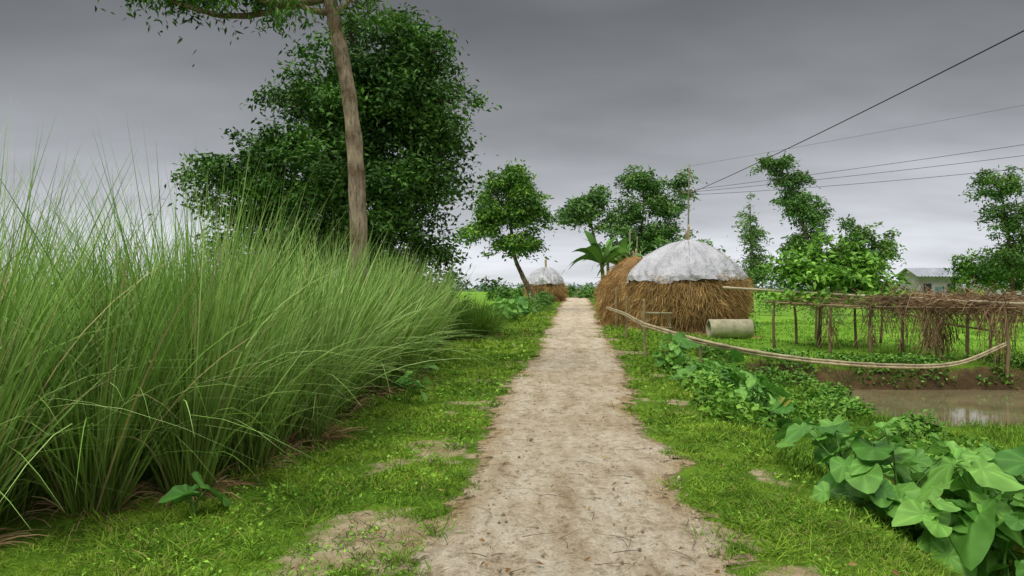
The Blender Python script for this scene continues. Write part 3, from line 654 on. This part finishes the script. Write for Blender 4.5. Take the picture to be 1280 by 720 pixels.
for s_ in np.linspace(0, 1, 12):
    a = bl_(s_, -.05); b_ = bl_(s_, 1.05); bamboo(mb, [(*a, TZ+.03), (*((a+b_)/2), TZ-.05+R.uniform(-.06, .05)), (*b_, TZ+.02)], .02, col=(.3, .22, .13))
bamboo(mb, [(7.2, 24.5, 1.62), (9.5, 21.5, 1.42), (11.8, 17.2, 1.24), (13.5, 17.6, 1.2)], .04, n=40, col=(.6, .52, .34))
bamboo(mb, [(9.6, 20.4, 1.3), (10.9, 18.6, .75), (12.2, 18, .5)], .03, col=(.25, .18, .1))
def vines(n, s0, s1, hang, c0, c1, wd=.018, Lm=.5):
    s_ = R.uniform(s0, s1, n); t_ = R.uniform(0, 1, n)**1.5; P2 = np.array([bl_(a, b) for a, b in zip(s_, t_)])
    P = np.stack([P2[:, 0], P2[:, 1], TZ+.02+R.normal(0, .08, n)+.2*(fbm(P2[:, 0]*1.5, P2[:, 1]*1.5, 3)-.3)], 1)
    d = R.normal(size=(n, 3)); d[:, 2] *= .4
    c = pick(c0, c1, R.random(n)); ribbons(mb, P, d, Lm*R.uniform(.5, 1.4, n), wd*np.ones(n), hang*R.random(n)**3, 5, c, c, 0, 'strip')
vines(3200, .5, 1.04, 1.0, (.14, .08, .045), (.42, .29, .16)); vines(600, 0, .55, .4, (.18, .12, .06), (.38, .28, .15))
for s_, t_, n in [(.74, 0, 240), (1, 0, 90), (.76, .15, 160), (.5, 0, 90), (.3, .02, 80), (.9, .5, 80), (.62, .02, 60)]:
    p2 = bl_(s_, t_); zz = R.uniform(0, 1, n); wdt = .07+.18*zz
    P = np.stack([p2[0]+R.normal(0, 1, n)*wdt, p2[1]+R.normal(0, 1, n)*wdt, .2+zz*(TZ-.2)], 1)
    d = R.normal(size=(n, 3))*.3; d[:, 2] -= 1; c = pick((.13, .08, .04), (.4, .28, .15), R.random(n))
    ribbons(mb, P, d, R.uniform(.2, .6, n), .016*np.ones(n), R.uniform(0, .2, n), 4, c, c, 0, 'strip')
trel = mb.build('bamboo_trellis', [M_straw])
mb = MB(); n = 2400
s_ = R.uniform(-.05, .6, n); t_ = R.uniform(0, 1, n); P2 = np.array([bl_(a, b) for a, b in zip(s_, t_)])
kk = fbm(P2[:, 0]*1.2, P2[:, 1]*1.2, 8) > .45
P = np.stack([P2[:, 0], P2[:, 1], TZ+.05+R.uniform(-.1, .25, n)], 1)[kk]
leaves(mb, P, .17, .12, pick((.06, .17, .02), (.24, .46, .05), R.random(len(P))), hang=.1)
mb.build('climbing_vine', [M_leaf])

# ------------------------------------------------------------------ utility pole and wires
mb = MB()
tube(mb, [(7.95, 32.5, -.4), (7.95, 32.5, 3), (8.0, 32.5, 7.2)], [.06, .025], 9, 0, (.3, .25, .18), n=12, rough=.03)
tube(mb, [(7.7, 32.5, 5.9), (8.3, 32.5, 5.95)], [.03, .03], 6, 0, (.25, .2, .15), n=3)
for x in (7.75, 8.0, 8.25): tube(mb, [(x, 32.5, 5.93), (x, 32.5, 6.0), (x, 32.5, 6.08)], [.03, .045, .02], 8, 0, (.3, .28, .26))
pole = mb.build('utility_pole', [M_wood])
mb = MB()
def wire(a, b, sag, r):
    t = np.linspace(0, 1, 40)[:, None]; P = np.array(a)*(1-t)+np.array(b)*t; P[:, 2] -= (sag*4*t*(1-t))[:, 0]; tube(mb, P, r, 5, 0, (.02, .02, .022))
wire((8.0, 32.5, 5.85), (9.0, -10, 6.6), .35, .013)
wire((8.25, 32.5, 6.05), (27, 20, 7.6), .15, .009)
wire((8.25, 32.5, 5.95), (27, 20.5, 7.1), .2, .009)
wire((8.0, 32.5, 5.8), (27, 21, 6.6), .3, .009)
wire((8.0, 32.5, 7.1), (27, 20, 9.2), .1, .005)
wire((8.0, 32.5, 6.0), (-8, 60, 5.8), .4, .010)
mb.build('power_line', [M_wire])

mb = MB()
for x, y, h in [(8.1, 50, 5.6), (8.6, 50, 5.2), (9.0, 51, 4.2), (7.6, 49, 4.0)]:
    bamboo(mb, [(x, y, -.1), (x+.1, y, h)], .05, col=(.4, .34, .22))
mb.build('bamboo_stakes', [M_wood])

# ------------------------------------------------------------------ sheds
def box(mb, x0, x1, y0, y1, z0, z1, mat=0, col=(.6, .6, .6)):
    v = [(x, y, z) for z in (z0, z1) for y in (y0, y1) for x in (x0, x1)]
    mb.add(v, [[0, 2, 3, 1], [4, 5, 7, 6], [0, 1, 5, 4], [2, 6, 7, 3], [0, 4, 6, 2], [1, 3, 7, 5]], mat, col, False)
def shed(name, x0, x1, y0, y1, h, wall, roofc):
    z = -.4
    a = MB(); box(a, x0, x1, y0, y1, z, z+h, 0, wall)
    ym = (y0+y1)/2; a.add([(x0, y0, z+h), (x0, y1, z+h), (x0, ym, z+h+.8)], [[0, 1, 2]], 0, wall, False); a.add([(x1, y0, z+h), (x1, y1, z+h), (x1, ym, z+h+.8)], [[0, 2, 1]], 0, wall, False)
    k1 = a.build('walls', [M_wall])
    b = MB(); nx_ = 60; xs_ = np.linspace(x0-.4, x1+.4, nx_)
    for s_, ye in ((0, y0-.5), (1, y1+.5)):
        rz = .04*np.sin(np.arange(nx_)*np.pi/2)
        v = np.concatenate([np.stack([xs_, xs_*0+ye, z+h-.12+rz], 1), np.stack([xs_, xs_*0+ym, z+h+.88+rz], 1)])
        f = np.array([[i, i+1, nx_+i+1, nx_+i] for i in range(nx_-1)]); b.add(v, f, 0, roofc, False)
    k2 = b.build('roof', [M_tin])
    c = MB()
    for q in (.2, .75):
        xc = x0+(x1-x0)*q; box(c, xc-.45, xc+.45, y0-.04, y0-.003, z+1.3, z+2.5, 0, (.03, .035, .04)); 
        for e in (-.5, .45): box(c, xc+e, xc+e+.05, y0-.07, y0-.041, z+1.25, z+2.55, 0, (.3, .3, .28))
    k3 = c.build('windows', [M_wall])
    d = MB(); xc = x0+(x1-x0)*.48; box(d, xc-.5, xc+.5, y0-.05, y0-.003, z, z+2.1, 0, (.12, .2, .25)); k4 = d.build('door', [M_wall])
    return group(name, [k1, k2, k3, k4])
shed('tin_shed', 45.2, 50, 80, 84, 3.4, (.36, .33, .32), (.36, .38, .42))
shed('tin_shed', 51.8, 60, 74, 79, 3.0, (.55, .56, .6), (.4, .43, .47))

# ------------------------------------------------------------------ sky + light
wd = bpy.data.worlds.new('World'); scene.world = wd; wd.use_nodes = True
nt = wd.node_tree; ns = nt.nodes; l = nt.links; ns.clear()
tc = N_(ns, 'ShaderNodeTexCoord'); sx = N_(ns, 'ShaderNodeSeparateXYZ'); l.new(tc.outputs['Generated'], sx.inputs[0])
def M(op, a, b=None, c=None):
    n = N_(ns, 'ShaderNodeMath', operation=op)
    for i_, v in enumerate((a, b, c)):
        if v is None: continue
        if isinstance(v, (int, float)): n.inputs[i_].default_value = v
        else: l.new(v, n.inputs[i_])
    return n.outputs[0]
zz = M('ADD', M('MAXIMUM', sx.outputs[2], 0.), .2)
cv = N_(ns, 'ShaderNodeCombineXYZ'); l.new(M('DIVIDE', sx.outputs[0], zz), cv.inputs[0]); l.new(M('DIVIDE', sx.outputs[1], zz), cv.inputs[1])
n1 = noise(ns, l, cv.outputs[0], .9, 4, .5)
mp = N_(ns, 'ShaderNodeMapping'); mp.inputs['Rotation'].default_value = (0, 0, .7); mp.inputs['Scale'].default_value = (.6, 1.2, 1); l.new(cv.outputs[0], mp.inputs[0])
n2 = noise(ns, l, mp.outputs[0], 1.3, 4, .5)
ele = M('ADD', sx.outputs[2], M('MULTIPLY', M('SUBTRACT', n1, .5), .08))
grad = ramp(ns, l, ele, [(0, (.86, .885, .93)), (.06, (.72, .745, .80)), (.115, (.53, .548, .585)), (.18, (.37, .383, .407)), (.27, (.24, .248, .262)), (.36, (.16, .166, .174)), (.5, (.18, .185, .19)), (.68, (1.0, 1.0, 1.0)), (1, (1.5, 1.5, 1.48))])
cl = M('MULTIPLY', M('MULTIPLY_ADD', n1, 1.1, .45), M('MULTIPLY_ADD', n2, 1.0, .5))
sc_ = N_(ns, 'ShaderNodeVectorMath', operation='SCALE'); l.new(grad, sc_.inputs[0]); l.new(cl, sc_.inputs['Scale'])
sky = N_(ns, 'ShaderNodeTexSky', sky_type='NISHITA'); sky.sun_disc = False; sky.sun_elevation = math.radians(55); sky.sun_rotation = math.radians(215)
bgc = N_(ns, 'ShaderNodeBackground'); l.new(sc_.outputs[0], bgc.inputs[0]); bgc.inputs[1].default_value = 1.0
bgs = N_(ns, 'ShaderNodeBackground'); l.new(sky.outputs[0], bgs.inputs[0]); bgs.inputs[1].default_value = .05
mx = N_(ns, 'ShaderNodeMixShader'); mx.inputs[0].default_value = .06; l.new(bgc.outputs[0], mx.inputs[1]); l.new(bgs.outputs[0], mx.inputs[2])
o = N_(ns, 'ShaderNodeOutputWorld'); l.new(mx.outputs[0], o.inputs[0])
sl = bpy.data.lights.new('sun', 'SUN'); sl.energy = 1.5; sl.angle = math.radians(20); sl.color = (1, .97, .92)
so = bpy.data.objects.new('sun', sl); scene.collection.objects.link(so)
az = math.radians(215); el = math.radians(55)
import mathutils
dv = mathutils.Vector((math.sin(az)*math.cos(el), math.cos(az)*math.cos(el), math.sin(el)))
so.rotation_euler = dv.to_track_quat('Z', 'Y').to_euler(); so.location = (0, 0, 30)

cam = bpy.data.cameras.new('camera'); cam.lens = 25.3; cam.sensor_width = 36; cam.clip_end = 6000; cam.clip_start = .05
co = bpy.data.objects.new('camera', cam); scene.collection.objects.link(co); co.location = (0, 0, 1.6); co.rotation_euler = (math.radians(90), 0, 0)
scene.camera = co
